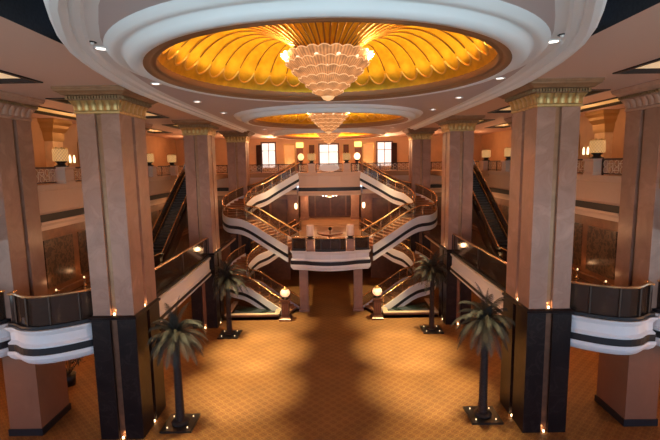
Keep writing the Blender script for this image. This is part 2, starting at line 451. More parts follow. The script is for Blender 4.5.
# ------------------------------------------------------------------ chandeliers
def chandelier():
    root = thing('chandelier', '', 'chandelier', (0, 0, CEIL), 'tiered glass chandeliers')
    MB().lathe(0, 0, [(0.06, 15.9), (0.06, 16.5), (0.5, 16.6), (0.62, 16.75)], 16).build('stem', 'gold', root, True)
    T = [(1.38, 16.70), (1.24, 16.42), (1.05, 16.16), (0.83, 15.92), (0.60, 15.69), (0.38, 15.49), (0.2, 15.35)]
    for i in range(len(T)-1):
        (r0, za), (r1, zb) = T[i], T[i+1]
        n = max(10, int(30*(r0/1.72)**0.8)); m = 6
        mb = MB(); rim = MB()
        for k in range(n):
            loops = []
            for q in range(6):
                w = q/5.0
                r = r1*1.02 + (r0-r1)*w + 0.05*math.sin(w*PI*0.9) + 0.13*w*w
                z = zb + (za-zb)*w
                L = []
                for j in range(m+1):
                    tt = j/m*2-1; th = 2*PI*(k+(tt+1)/2)/n
                    bulge = 0.07*r0/1.7*(1-tt*tt)*(0.4+w)
                    zz = z + (0.05*(1-tt*tt)*w)
                    L.append(((r+bulge)*math.cos(th), (r+bulge)*math.sin(th), zz))
                loops.append(L)
            mb.loops(loops, False)
            rim.tube(loops[-1], 0.016, 4, False)
        t = mb.build('glass_tier', 'crystal', root, True)
        rim.build('glass_edge', 'crystal_rim', t, True)
    for a in range(12):
        th = 2*PI*(a+.5)/12
        MB().sphere((1.33*math.cos(th), 1.33*math.sin(th), 16.55), 0.1, 10).build('bulb', 'chand_bulb', root, True)
    for a in range(8):
        th = 2*PI*a/8
        MB().sphere((1.12*math.cos(th), 1.12*math.sin(th), 16.28), 0.08, 10).build('bulb', 'chand_bulb', root, True)
    MB().lathe(0, 0, [(0.05, 15.22), (0.17, 15.27), (0.24, 15.36), (0.2, 15.42)], 16).build('finial', 'crystal_rim', root, True)
    return root
ch = chandelier()
CW = ['largest tiered pink glass chandelier hanging under the nearest gold dome',
      'second tiered glass chandelier hanging under the middle gold dome',
      'farthest tiered glass chandelier hanging partly behind the second one']
for i, (yc, k) in enumerate(DOMES):
    c = ch if i == 0 else copy_tree(ch)
    c.location = (0, yc, CEIL); c['label'] = CW[i]
    for th, e in ((-14, 210), (14, 250), (42, 180), (90, 90), (138, 180), (166, 250), (194, 210)):
        th = math.radians(th)
        light('SPOT', (1.9*math.cos(th), yc+1.9*math.sin(th), 16.5), e*1.45, (1.0, 0.68, 0.28), 0.08, (PI, 0, 0), 174, .12)

for yc, k in DOMES: light('SPOT', (0, yc, 15.0), 550, (1.0, 0.48, 0.20), 0.2, (0, 0, 0), 172, .2)

# ------------------------------------------------------------------ coffers
ORD = {0: 'nearest the camera', 1: 'beyond the first columns', 2: 'beyond the second columns', 3: 'long one over the gallery'}
for n, (s, a, b, y0, y1) in enumerate(COFFERS):
    root = thing('ceiling_coffer', 'black rimmed ceiling coffer with amber glow, %s side, %s' % (SIDE[s], ORD[n % 4]), 'ceiling coffer', (s*(a+b)/2, (y0+y1)/2, CEIL), 'glowing ceiling coffers')
    x0, x1 = min(s*a, s*b), max(s*a, s*b)
    h = 0.7
    MB().box(x0-.1, x1+.1, y0-.1, y1+.1, CEIL+h, CEIL+h+.05).build('recess_panel', 'cove_panel', root)
    mb = MB(); w = .16
    mb.box(x0-w, x0+.02, y0-w, y1+w, CEIL-.05, CEIL+.12).box(x1-.02, x1+w, y0-w, y1+w, CEIL-.05, CEIL+.12).box(x0, x1, y0-w, y0+.02, CEIL-.05, CEIL+.12).box(x0, x1, y1-.02, y1+w, CEIL-.05, CEIL+.12)
    mb.build('rim', 'band', root)
    mb = MB()
    mb.box(x0-.06, x0-.01, y0, y1, CEIL+.12, CEIL+h).box(x1+.01, x1+.06, y0, y1, CEIL+.12, CEIL+h).box(x0, x1, y0-.06, y0-.01, CEIL+.12, CEIL+h).box(x0, x1, y1+.01, y1+.06, CEIL+.12, CEIL+h)
    mb.build('cove_light', 'cove', root)

# ------------------------------------------------------------------ downlights
dl = thing('downlight', '', 'downlight', (0, 0, 0), 'round downlights along the ceiling')
MB().lathe(0, 0, [(0.16, 0.0), (0.23, -0.005), (0.24, -0.03), (0.2, -0.045), (0.15, -0.02)], 20, False, False).build('trim_ring', 'white', dl, True)
MB().lathe(0, 0, [(0.001, -0.015), (0.16, -0.015), (0.16, 0.005), (0.001, 0.005)], 20).build('lens', 'downlight', dl)
first = True
NUM = ['first', 'second', 'third', 'fourth', 'fifth', 'sixth', 'seventh']
for s in (-1, 1):
    for i, (x, y) in enumerate([(6.6, 13.4), (7.2, 19.0), (7.07, 24.4), (6.9, 29.7), (6.7, 35.0), (6.45, 39.3), (6.3, 44.0)]):
        d = dl if first else copy_tree(dl); first = False
        d.location = (s*x, y, CEIL+.015)
        d['label'] = 'round white ceiling downlight, %s from the camera in the %s row' % (NUM[i], SIDE[s])
        e = [60, 300, 600, 760, 460, 200, 160][i]
        light('SPOT', (s*x, y, CEIL-.1), e*36, (1.0, 0.80, 0.42), 0.12, (0, math.radians(s*5.5), 0), 30, 1.0)
for s in (-1, 1):
    r = thing('ceiling_spotlight', 'small black swivel spotlight beside the nearest downlight on the %s' % SIDE[s], 'spotlight', (s*6.55, 12.7, CEIL), 'swivel ceiling spotlights')
    MB().lathe(s*6.55, 12.7, [(0.12, CEIL+.02), (0.17, CEIL-.01), (0.1, CEIL-.02)], 16).build('housing', 'band', r, True)
    MB().sphere((s*6.5, 12.7, CEIL-.02), 0.06, 10).build('lens', 'white', r, True)

# ------------------------------------------------------------------ columns
def notched(cx, cy, hx, hy, nw=0.14, nd=0.16):
    return [(cx-hx, cy-hy), (cx-nw, cy-hy), (cx-nw, cy-hy+nd), (cx+nw, cy-hy+nd), (cx+nw, cy-hy), (cx+hx, cy-hy),
            (cx+hx, cy-nw), (cx+hx-nd, cy-nw), (cx+hx-nd, cy+nw), (cx+hx, cy+nw), (cx+hx, cy+hy),
            (cx+nw, cy+hy), (cx+nw, cy+hy-nd), (cx-nw, cy+hy-nd), (cx-nw, cy+hy), (cx-hx, cy+hy),
            (cx-hx, cy+nw), (cx-hx+nd, cy+nw), (cx-hx+nd, cy-nw), (cx-hx, cy-nw)]
def column(s, cx, cy, hx, hy, label, zbase=6.15, black=True, z0=0.0, top=CEIL, lights=True, over=0.62, cm='gold', cs='capstone'):
    cx *= s
    root = thing('column', label, 'column', (cx, cy, z0), 'marble columns of the hall')
    zt = top-1.1
    KZ = 0.78
    def Z(v): return zt+v*KZ
    MB().prism(notched(cx, cy, hx, hy), zbase, zt).build('shaft', 'marble', root)
    for dx, dy in ((0, -1), (0, 1), (1, 0), (-1, 0)):
        mb = MB()
        w = .13
        if dx: mb.box(cx+dx*(hx-.165), cx+dx*(hx-.135), cy-w, cy+w, zbase+.02, zt)
        else: mb.box(cx-w, cx+w, min(cy+dy*(hy-.165), cy+dy*(hy-.135)), max(cy+dy*(hy-.165), cy+dy*(hy-.135)), zbase+.02, zt)
        mb.build('inlay', 'inlay', root)
    cap = MB().square_loft(cx, cy, hx, hy, [(-.02, zt-.02), (0.05, Z(.02)), (0.06, Z(.12)), (0.02, Z(.16)), (.05, Z(.2)), (.06, Z(.45)), (.14, Z(.62)), (.18, Z(.7)), (.16, Z(.72))]).build('capital', cm, root)
    # vertical flutes of the gold band
    fl = MB()
    for dx, dy in ((0, -1), (0, 1), (1, 0), (-1, 0)):
        n = 6
        for i in range(n):
            u = (i+.5)/n*2-1
            hw = (hx if dx == 0 else hy)
            c0 = u*hw; rw = hw/n*0.86
            loops = []
            for z, o in ((Z(.17), .05), (Z(.3), .06), (Z(.45), .08), (Z(.6), .15), (Z(.7), .2)):
                L = []
                for q in range(7):
                    a = PI*q/6
                    lat = c0-rw*math.cos(a); dep = o+0.06*math.sin(a)
                    if dx: L.append((cx+dx*(hx+dep), cy+lat, z))
                    else: L.append((cx+lat, cy+dy*(hy+dep), z))
                loops.append(L)
            fl.loops(loops, False)
    fl.build('fluted_band', cm, cap, True)
    dn = MB().square_loft(cx, cy, hx, hy, [(.16, Z(.72)), (.22, Z(.74)), (.22, Z(.96))])
    dn.build('dentil_course', cs, cap)
    dd = MB()
    for dx, dy in ((0, -1), (0, 1), (1, 0), (-1, 0)):
        n = 19
        for i in range(n):
            u = ((i+.5)/n*2-1)*((hx if dx == 0 else hy)+.22)
            if dx: dd.box(cx+dx*(hx+.22), cx+dx*(hx+.33), cy+u-.03, cy+u+.03, Z(.78), Z(.94))
            else: dd.box(cx+u-.03, cx+u+.03, min(cy+dy*(hy+.22), cy+dy*(hy+.33)), max(cy+dy*(hy+.22), cy+dy*(hy+.33)), Z(.78), Z(.94))
    dd.build('dentils', 'dentil', cap)
    o = over
    MB().square_loft(cx, cy, hx, hy, [(.24, Z(.96)), (o*.6, Z(.99)), (o*.68, Z(1.06)), (o*.85, Z(1.14)), (o*.93, Z(1.18)), (o*.94, Z(1.25)), (o, Z(1.29)), (o, top+.0)]).build('cornice', cs, cap)
    if black:
        MB().prism(notched(cx, cy, hx+.08, hy+.08, .17, .16), z0, zbase-.2).build('plinth', 'black', root)
        MB().square_loft(cx, cy, hx, hy, [(.08, zbase-.2), (.14, zbase-.17), (.15, zbase-.06), (.05, zbase+.0)]).build('plinth_cap', 'black', root)
        for dx, dy in ((0, -1), (1, 0), (-1, 0)):
            mb = MB(); w = .16
            if dx: mb.box(cx+dx*(hx-.09), cx+dx*(hx-.06), cy-w, cy+w, z0+.02, zbase-.2)
            else: mb.box(cx-w, cx+w, cy+dy*(hy-.09), cy+dy*(hy-.06), z0+.02, zbase-.2)
            mb.build('dark_inlay', 'dark_inlay', root)
    if lights:
        for zz, off in ((zbase+.0, -.07), (z0+.0, .02)):
            for dx, dy in ((0, -1), (-s, 0)):
                x = cx+dx*(hx+off); y = cy+dy*(hy+off)
                MB().lathe(x, y, [(.045, zz), (.05, zz+.04), (.035, zz+.1)], 10).build('uplight', 'hot', root, True)
                light('POINT', (x+dx*.03, y+dy*.03, zz+.2), 0.9, (1.0, .60, .26), 0.03)
                light('SPOT', (x+dx*.05, y+dy*.05, zz+.12), 26, (1.0, .60, .26), 0.03, (PI+.05*dy, -.05*dx, 0), 26, .8)
    return root
column(-1, 10.15, 21.15, .95, 1.35, 'tall pink marble column with gold capital and black base, nearest on the left')
column(1, 10.15, 21.15, .95, 1.35, 'tall pink marble column with gold capital and black base, nearest on the right')
column(-1, 10.2, 35.3, .92, 1.1, 'marble column with black base beside the far left palm, second on the left')
column(1, 10.2, 35.3, .92, 1.1, 'marble column with black base beside the far right palm, second on the right')
column(-1, 9.5, 46.6, .95, .95, 'plain marble column behind the left upper staircase turn', lights=False)
column(1, 9.5, 46.6, .95, .95, 'plain marble column behind the right upper staircase turn', lights=False)
def outer(s, y, hy, label):
    c = column(s, 15.85, y, .95, hy, label, zbase=6.0, black=False, lights=False, z0=0, over=.5, cm='red_capital', cs='red_capital')
    MB().box(s*14.3, s*15.85, y-hy+.05, y+hy-.05, .35, 6.0).build('lower_pier', 'pier', c)
    MB().box(s*14.24, s*15.91, y-hy-.0, y+hy, 0, .35).build('pier_base', 'band', c)
outer(-1, 21.3, 1.2, 'reddish marble column at the left edge of the photo, pier under the curved balcony')
outer(1, 21.3, 1.2, 'reddish marble column at the right edge of the photo, pier under the curved balcony')
outer(-1, 35.2, 1.1, 'marble column half hidden behind the nearest left column')
outer(1, 35.2, 1.1, 'marble column half hidden behind the nearest right column')

# ------------------------------------------------------------------ floor slabs and walls
mb = MB()
for s in (-1, 1):
    mb.box(s*9.75, s*34, 22.7, 50, MEZ-.35, MEZ-.0); mb.box(s*11.15, s*34, 20.4, 22.7, MEZ-.35, MEZ)
mb.box(-34, 34, 50, 62, MEZ-.35, MEZ)
struct(mb.build('floor_mezzanine', 'mezz_floor'))
mb = MB()
mb.box(-3.35, 3.35, 36.2, 50.0, MEZ-.3, MEZ-.01)
struct(mb.build('floor_landing', 'warm_floor'))
struct(MB().box(-9, 9, 50.02, 57.5, MEZ-.0, MEZ+.02).build('floor_lobby', 'warm_floor'))
mb = MB()
for s in (-1, 1):
    mb.box(s*15.05, s*34, 4, 62, GAL-.5, GAL)
    mb.box(s*11.0, s*15.05, 41.6, 62, GAL-.5, GAL)
mb.box(-11, 11, 48.3, 62, GAL-.5, GAL); mb.box(-3.35, 3.35, 46.15, 48.3, GAL-.5, GAL)
struct(mb.build('floor_gallery', 'gallery_floor'))
mb = MB()
for s in (-1, 1):
    mb.box(s*15.3, s*34, 4, 62, 9.7, 9.8)
mb.box(-14.6, 14.6, 48.64, 62, 9.7, 9.8)
struct(mb.build('ceiling_mezzanine', 'under'))
mb = MB()
for s in (-1, 1): mb.box(s*9.9, s*34, 22.7, 62, 5.3, 5.44); mb.box(s*11.2, s*34, 20.5, 22.7, 5.3, 5.44)
mb.box(-9.9, 9.9, 50, 62, 5.3, 5.44)
mb.box(-3.3, 3.3, 36.6, 50, 5.3, 5.45)
struct(mb.build('ceiling_lower', 'under'))

# gallery walls
for s in (-1, 1):
    struct(MB().box(s*20, s*20.3, -14, 62, GAL, CEIL).build('wall_'+SIDE[s], 'orange_wall'))
struct(MB().box(-20.3, 20.3, 58.5, 58.8, GAL, CEIL).build('wall_back', 'orange_wall'))
# mezzanine walls
for s in (-1, 1):
    w = struct(MB().box(s*15.15, s*15.5, 22.6, 50, MEZ, 9.75).build('wall_mezzanine_'+SIDE[s], 'wood'))
    y = 22.9; i = 0
    while y < 48:
        MB().box(s*15.1, s*15.16, y, y+2.6, MEZ+.6, 9.2).build('wall_panel', 'ornate', w)
        y += 3.2
    MB().box(s*14.95, s*15.15, 22.6, 50, MEZ, MEZ+.32).build('wall_plinth', 'wood', w)
w = struct(MB().box(-34, 34, 57.6, 57.9, MEZ, 9.75).build('wall_mezzanine_back', 'wood'))
for i in range(16):
    x = -15.8+i*2.0
    MB().box(x, x+1.8, 57.52, 57.6, MEZ+.25, 9.3).build('wall_panel', 'dark_wood', w)
struct(MB().box(-34, 34, 55, 55.3, 0, 5.35).build('wall_lower_back', 'wood'))
for s in (-1, 1):
    struct(MB().box(s*24, s*24.3, 10, 55, 0, 5.35).build('wall_lower_'+SIDE[s], 'wood'))
    w = struct(MB().box(s*4.6, s*14.9, 48.9, 49.1, MEZ, 9.75).build('wall_inner_'+SIDE[s], 'wood'))
    for i in range(5):
        MB().box(s*(4.75+i*2.0), s*(6.5+i*2.0), 48.84, 48.9, MEZ+.25, 9.2).build('wall_panel', 'dark_wood', w)
    struct(MB().box(s*4.6, s*14.9, 49.0, 49.2, 0, 5.3).build('wall_stair_'+SIDE[s], 'wood'))

# ------------------------------------------------------------------ gallery parapets
PROF = dict(field=[(0, 10.6), (.12, 10.6), (.06, 10.72), (.06, 11.8), (.12, 11.87), (.16, 11.97), (.2, 12.15), (0, 12.15)],
            band=[(0, 10.22), (.15, 10.22), (.15, 10.6), (0, 10.6)], foot=[(0, 9.75), (.06, 9.75), (.1, 9.95), (.2, 10.1), (.2, 10.22), (0, 10.22)])
def parapet(path, label, mat='cream'):
    root = thing('gallery_parapet', label, 'parapet', (path[0][0], path[0][1], 9.75), 'stone parapets below the gallery railings')
    MB().sweep(path, PROF['field']).build('stone_face', mat, root)
    MB().sweep(path, PROF['band']).build('black_band', 'band', root)
    MB().sweep(path, PROF['foot']).build('foot_moulding', 'cream_flat', root)
    return root
def railing(paths, label, pat=1.75, h=.88, base=GAL, name='gallery_railing'):
    root = thing(name, label, 'railing', (paths[0][0][0], paths[0][0][1], base), 'gallery railings')
    for path in paths:
        MB().sweep(path, [(-.05, base+h-.05), (.05, base+h-.05), (.05, base+h+.04), (-.05, base+h+.04)]).build('handrail', 'iron', root)
        MB().sweep(path, [(-.03, base+.06), (.03, base+.06), (.03, base+.12), (-.03, base+.12)]).build('bottom_rail', 'iron', root)
        segs = []
        for a, b in zip(path[:-1], path[1:]):
            a = Vector((a[0], a[1])); b = Vector((b[0], b[1])); n = max(1, round((b-a).length/pat))
            for i in range(n): segs.append((a+(b-a)*i/n, a+(b-a)*(i+1)/n))
        for i, (a, b) in enumerate(segs):
            MB().box(a.x-.04, a.x+.04, a.y-.04, a.y+.04, base, base+h).build('post', 'iron', root)
            MB().quad((a.x, a.y, base+.12), (b.x, b.y, base+.12), (b.x, b.y, base+h-.05), (a.x, a.y, base+h-.05)).build('glass_panel', 'clear_glass', root)
            mb = MB(); d = (b-a); L = d.length; d = d.normalized()
            nc = 4; r0 = min(.17, L/nc/2*.95)
            prev = None; pts = []
            for c in range(nc):
                for zc in ((base+.28, base+.64) if c % 2 == 0 else (base+.64, base+.28)):
                    pc = a+d*(L*(c+.5)/nc)
                    for q in range(11):
                        th = q/10*2*PI
                        pts.append((pc.x+d.x*r0*math.cos(th), pc.y+d.y*r0*math.cos(th), zc+r0*math.sin(th)))
            mb.tube(pts, .022, 4)
            mb.build('scrollwork', 'scroll', root)
    return root
GX = 15.1
for s in (-1, 1):
    def mk(a, b, x=None): return [(s*GX, a), (s*GX, b)] if s < 0 else [(s*GX, b), (s*GX, a)]
    parapet(mk(22.55, 34.05), 'quilted cream parapet with black band below the %s gallery, between its columns' % SIDE[s])
    parapet(mk(36.35, 48.0), 'quilted cream parapet with black band below the %s gallery, behind the second columns' % SIDE[s])
    railing([mk(22.55, 24.42), mk(25.58, 34.05)], 'iron and glass railing along the %s gallery, between its two columns' % SIDE[s], 2.0)
    railing([mk(36.35, 36.62), mk(37.78, 42.02), mk(43.18, 48.0)], 'iron and glass railing along the %s gallery, beyond the escalator' % SIDE[s], 2.0)
    pth = [(s*15.0, 48.5), (s*3.6, 48.5)] if s < 0 else [(s*3.6, 48.5), (s*15.0, 48.5)]
    parapet(pth, 'plain cream parapet with black band behind the %s upper staircase' % SIDE[s], 'cream_flat')
    railing([[(s*14.9, 48.5), (s*3.7, 48.5)]], 'iron and glass gallery railing behind the %s upper staircase' % SIDE[s], 1.9)
BR = [(-3.2, 46.1), (-2.4, 45.85), (-1.2, 45.65), (0, 45.6), (1.2, 45.65), (2.4, 45.85), (3.2, 46.1)]
parapet(BR, 'bowed cream parapet with black band over the lobby between the stair tops', 'cream_flat')
railing([[(-3.2, 46.2), (-2.3, 45.95)], [(-1.35, 45.75), (0, 45.68), (1.35, 45.75)], [(2.3, 45.95), (3.2, 46.2)]], 'bowed iron railing at the centre of the gallery between two lamp pedestals', 1.4)
rl = [o for o in bpy.data.objects if o.get('label', '').startswith('bowed iron railing')][0]
m0 = MB(); L = []
for q in range(41):
    a = 2*PI*q/40
    L.append([(1.05*math.cos(a)*f, 45.55+dy, GAL+.45+.36*math.sin(a)*f) for f, dy in ((.001, -.03), (.8, -.03), (1, .0), (1, .05), (.001, .05))])
m0.loops(L, False).build('oval_medallion', 'white', rl)
struct(MB().box(-3.3, 3.3, 46.2, 48.4, 9.78, 9.86).build('ceiling_bridge', 'under'))

# ------------------------------------------------------------------ lamps on pedestals
def pedestal(x, y, z, w, h, label, mat='cream_flat'):
    root = thing('pedestal', label, 'pedestal', (x, y, z), 'stone lamp pedestals')
    MB().square_loft(x, y, w/2, w/2, [(.0, z), (.0, z+.12), (-.04, z+.16), (-.04, z+h-.14)]).build('shaft', mat, root)
    MB().square_loft(x, y, w/2, w/2, [(-.04, z+h-.14), (.03, z+h-.1), (.04, z+h)]).build('cap', mat, root)
def lamp_proto():
    root = thing('table_lamp', '', 'lamp', (0, 0, 0), 'black footed lamps on pedestals')
    MB().lathe(0, 0, [(.36, 0), (.36, .05), (.26, .08), (.18, .16), (.24, .24), (.3, .27), (.3, .32)], 20).build('lamp_base', 'lampbase', root, True)
    MB().lathe(0, 0, [(.38, .32), (.40, .36), (.40, .96), (.37, 1.0)], 28).build('lamp_shade', 'shade', root, True)
    c = MB(); L = []
    for q in range(48):
        a = 2*PI*q/48; zz = 1.05+.05*math.cos(a*8)
        L.append([(.34*math.cos(a), .34*math.sin(a), 1.0), (.38*math.cos(a), .38*math.sin(a), 1.0), (.37*math.cos(a), .37*math.sin(a), zz), (.35*math.cos(a), .35*math.sin(a), zz)])
    c.loops(L+[L[0]], True, False, False).build('crown', 'frame_gold', root)
    return root
lp = lamp_proto(); used = False
for s in (-1, 1):
    for i, (y, w) in enumerate([(25.0, 'next to the nearest column'), (37.2, 'nearer of the pair above the escalator'), (42.6, 'farther of the pair above the escalator')]):
        pedestal(s*15.08, y, GAL, .92, .92, 'square stone pedestal in the %s gallery railing, %s' % (SIDE[s], w))
        l = lp if not used else copy_tree(lp); used = True
        l.location = (s*15.08, y, GAL+.92); l['label'] = 'glowing lattice drum lamp on the %s gallery railing, %s' % (SIDE[s], w)
        light('POINT', (s*15.08, y, GAL+2.6), 5, WARM, .2)
for s in (-1, 1):
    pedestal(s*1.82, 45.98, GAL, .75, .92, 'brown stone pedestal at the centre of the upper railing, %s of the bright doorway' % SIDE[s])
    l = copy_tree(lp); l.location = (s*1.82, 45.98, GAL+.92); l['label'] = 'glowing drum lamp on the upper central railing, %s of the bright doorway' % SIDE[s]
# mezzanine centre balcony lamps
def vase_lamp(s):
    x, y = s*1.66, 35.98
    pedestal(x, y, 5.86, .62, 1.0, 'pale stone pedestal on the %s of the central white balcony' % SIDE[s], 'marble')
    z = 6.86
    root = thing('balcony_lamp', 'pink cylinder lamp with black foot on the %s pedestal of the central white balcony' % SIDE[s], 'lamp', (x, y, z), 'pink lamps on the central balcony')
    MB().lathe(x, y, [(.32, z), (.33, z+.06), (.2, z+.1), (.2, z+.16), (.3, z+.22), (.3, z+.26)], 20).build('lamp_base', 'lampbase', root, True)
    MB().lathe(x, y, [(.27, z+.26), (.30, z+.32), (.30, z+1.1), (.26, z+1.16)], 24).build('lamp_shade', 'pink_shade', root, True)
for s in (-1, 1): vase_lamp(s)

# ------------------------------------------------------------------ mezzanine balconies
def balcony(path, label, zt=5.82, grp='white mezzanine balconies', posts=4, railh=1.5, depth=.22, field='balcony_white', sub=None, bz=(4.46, 4.78), z0=4.0):
    x, y = path[0][0], path[0][1]
    root = thing('balcony', label, 'balcony', (x, y, 4.0), grp)
    d = depth; b = zt-5.62
    MB().sweep(path, [(-d, bz[1]+b), (.1, bz[1]+b), (.12, bz[1]+.08+b), (.02, bz[1]+.18+b), (.02, 5.35+b), (.1, 5.45+b), (.16, 5.55+b), (.18, zt), (-d, zt)]).build('white_parapet', field, root)
    MB().sweep(path, [(-d, bz[0]+b), (.12, bz[0]+b), (.13, bz[1]+b), (-d, bz[1]+b)]).build('black_band', 'band', root)
    MB().sweep(path, [(-d-.2, z0+b), (-.05, z0+b), (.08, z0+.3*(bz[0]-z0)+b), (.16, z0+.65*(bz[0]-z0)+b), (.16, bz[0]+b), (-d-.2, bz[0]+b)]).build('foot_moulding', 'white', root)
    zr = zt+railh
    for q in (sub or [path]):
        MB().sweep(q, [(-d, zt), (.06, zt), (.06, zt+.16), (-d, zt+.16)]).build('black_plinth', 'band', root)
        MB().sweep(q, [(-.1, zt+.16), (-.07, zt+.16), (-.07, zr-.03), (-.1, zr-.03)]).build('rail_panel', 'rail_glass', root)
        MB().sweep(q, [(-.15, zr-.04), (-.02, zr-.04), (.0, zr), (-.02, zr+.05), (-.15, zr+.05), (-.17, zr)]).build('handrail', 'rail_gold', root)
        for i in range(0, len(q), posts):
            p = q[i]
            MB().box(p[0]-.035, p[0]+.035, p[1]-.0, p[1]+.07, zt+.1, zr-.03).build('post', 'iron', root)
    return root
def slabfill(poly, z0, z1, m, name='soffit', parent=None):
    return MB().prism(poly, z0, z1).build(name, m, parent)
def smooth(pts, n=5):
    res = []
    P = [pts[0]]+list(pts)+[pts[-1]]
    for i in range(1, len(P)-2):
        for k in range(n):
            t = k/n
            res.append(tuple(0.5*((2*P[i][c])+(-P[i-1][c]+P[i+1][c])*t+(2*P[i-1][c]-5*P[i][c]+4*P[i+1][c]-P[i+2][c])*t*t+(-P[i-1][c]+3*P[i][c]-3*P[i+1][c]+P[i+2][c])*t**3) for c in range(len(pts[0]))))
    res.append(tuple(pts[-1])); return res
FR = smooth([(11.2, 20.1), (11.65, 19.7), (12.4, 19.2), (13.15, 18.95), (13.85, 19.05), (14.45, 19.45), (14.8, 19.5)], 3) + [(14.9, 20.05)]
FR2 = smooth([(15.2, 20.35), (15.5, 19.75), (16.3, 19.1), (17.5, 18.6), (19.0, 18.5)], 3)
for s in (-1, 1):
    p = [(s*x, y) for x, y in FR]; p2 = [(s*x, y) for x, y in FR2]
    if s < 0: p = p[::-1]; p2 = p2[::-1]
    b = balcony(p, 'curved white balcony with black band and brass rail, between the two nearest %s columns' % SIDE[s])
    poly = [(s*x, y+.1) for x, y in FR]+[(s*14.9, 20.45), (s*11.25, 20.45)]
    slabfill(poly, 4.2, 4.3, 'white', 'soffit', b)
    slabfill(poly, MEZ-.35, MEZ-.02, 'mezz_floor', 'balcony_floor', b)
    b = balcony(p2, 'sliver of curved white balcony cut by the %s edge of the photo' % SIDE[s])
    poly = [(s*x, y+.1) for x, y in FR2]+[(s*19.0, 20.45), (s*15.3, 20.45)]
    slabfill(poly, 4.2, 4.3, 'white', 'soffit', b)
    # long side balcony between first and second columns
    p = [(s*9.6, 22.65), (s*9.6, 25), (s*9.6, 28), (s*9.6, 31), (s*9.6, 34.05)]
    if s > 0: p = p[::-1]
    balcony(p, 'straight white side balcony with dark glass rail between the first and second %s columns' % SIDE[s], zt=5.85, railh=1.55, field='white', posts=2, bz=(4.3, 4.5), z0=4.05)
# central bowed balcony
CB = [(-3.2, 36.75), (-3.2, 36.25), (-2.1, 36.05), (-1.5, 35.75), (-.8, 35.55), (0, 35.45), (.8, 35.55), (1.5, 35.75), (2.1, 36.05), (3.2, 36.25), (3.2, 36.75)]
b = balcony(CB, 'bowed white central balcony with black band at the foot of the upper staircases', zt=5.85, railh=1.1, posts=1, field='white', sub=[[(-3.2, 36.75), (-3.2, 36.25), (-2.08, 36.06)], [(-1.24, 35.66), (-.8, 35.55), (0, 35.45), (.8, 35.55), (1.24, 35.66)], [(2.08, 36.06), (3.2, 36.25), (3.2, 36.75)]])
slabfill(CB, 4.22, 4.32, 'white', 'soffit', b)
slabfill([(x, y+.08) for x, y in CB], MEZ-.35, MEZ-.02, 'warm_floor', 'balcony_floor', b)
for s in (-1, 1):
    r = thing('support_column', 'slim grey stone column under the %s end of the central white balcony' % SIDE[s], 'column', (s*2.4, 38.2, 0), 'slim columns under the central balcony')
    x, y = s*2.4, 38.2
    MB().square_loft(x, y, .4, .4, [(0, .25), (-.02, .3), (-.02, 4.05), (.05, 4.2)]).build('shaft', 'marble', r)
    MB().square_loft(x, y, .4, .4, [(.06, 0), (.06, .2), (0, .25)]).build('foot', 'marble', r)

# ------------------------------------------------------------------ horseshoe staircases
def stair_path(n=160):
    C = [(3.4, 47.1, 12.15), (5.2, 46.45, 11.15), (6.9, 45.75, 10.2), (8.3, 44.85, 9.75), (9.15, 43.4, 9.15), (9.2, 41.9, 8.6), (8.55, 40.55, 8.2), (7.1, 39.55, 8.05), (5.1, 38.65, 7.0), (3.2, 37.75, 6.0)]
    P = [Vector(p) for p in smooth(C, 24)]
    D = [0.0]
    for a, b in zip(P[:-1], P[1:]): D.append(D[-1]+(b.xy-a.xy).length)
    T = D[-1]; out = []
    def where(d):
        k = 0
        while k < len(D)-2 and D[k+1] < d: k += 1
        return P[k]+(P[k+1]-P[k])*((d-D[k])/(D[k+1]-D[k]))
    hp = 0
    for i in range(n+1):
        d = T*i/n; p = where(d); t = (where(min(T, d+.15)).xy-where(max(0, d-.15)).xy).normalized()
        h = max(hp, (12.15-p.z)/6.15); hp = h
        out.append((p.xy, t, h))
    return out
SP = stair_path()
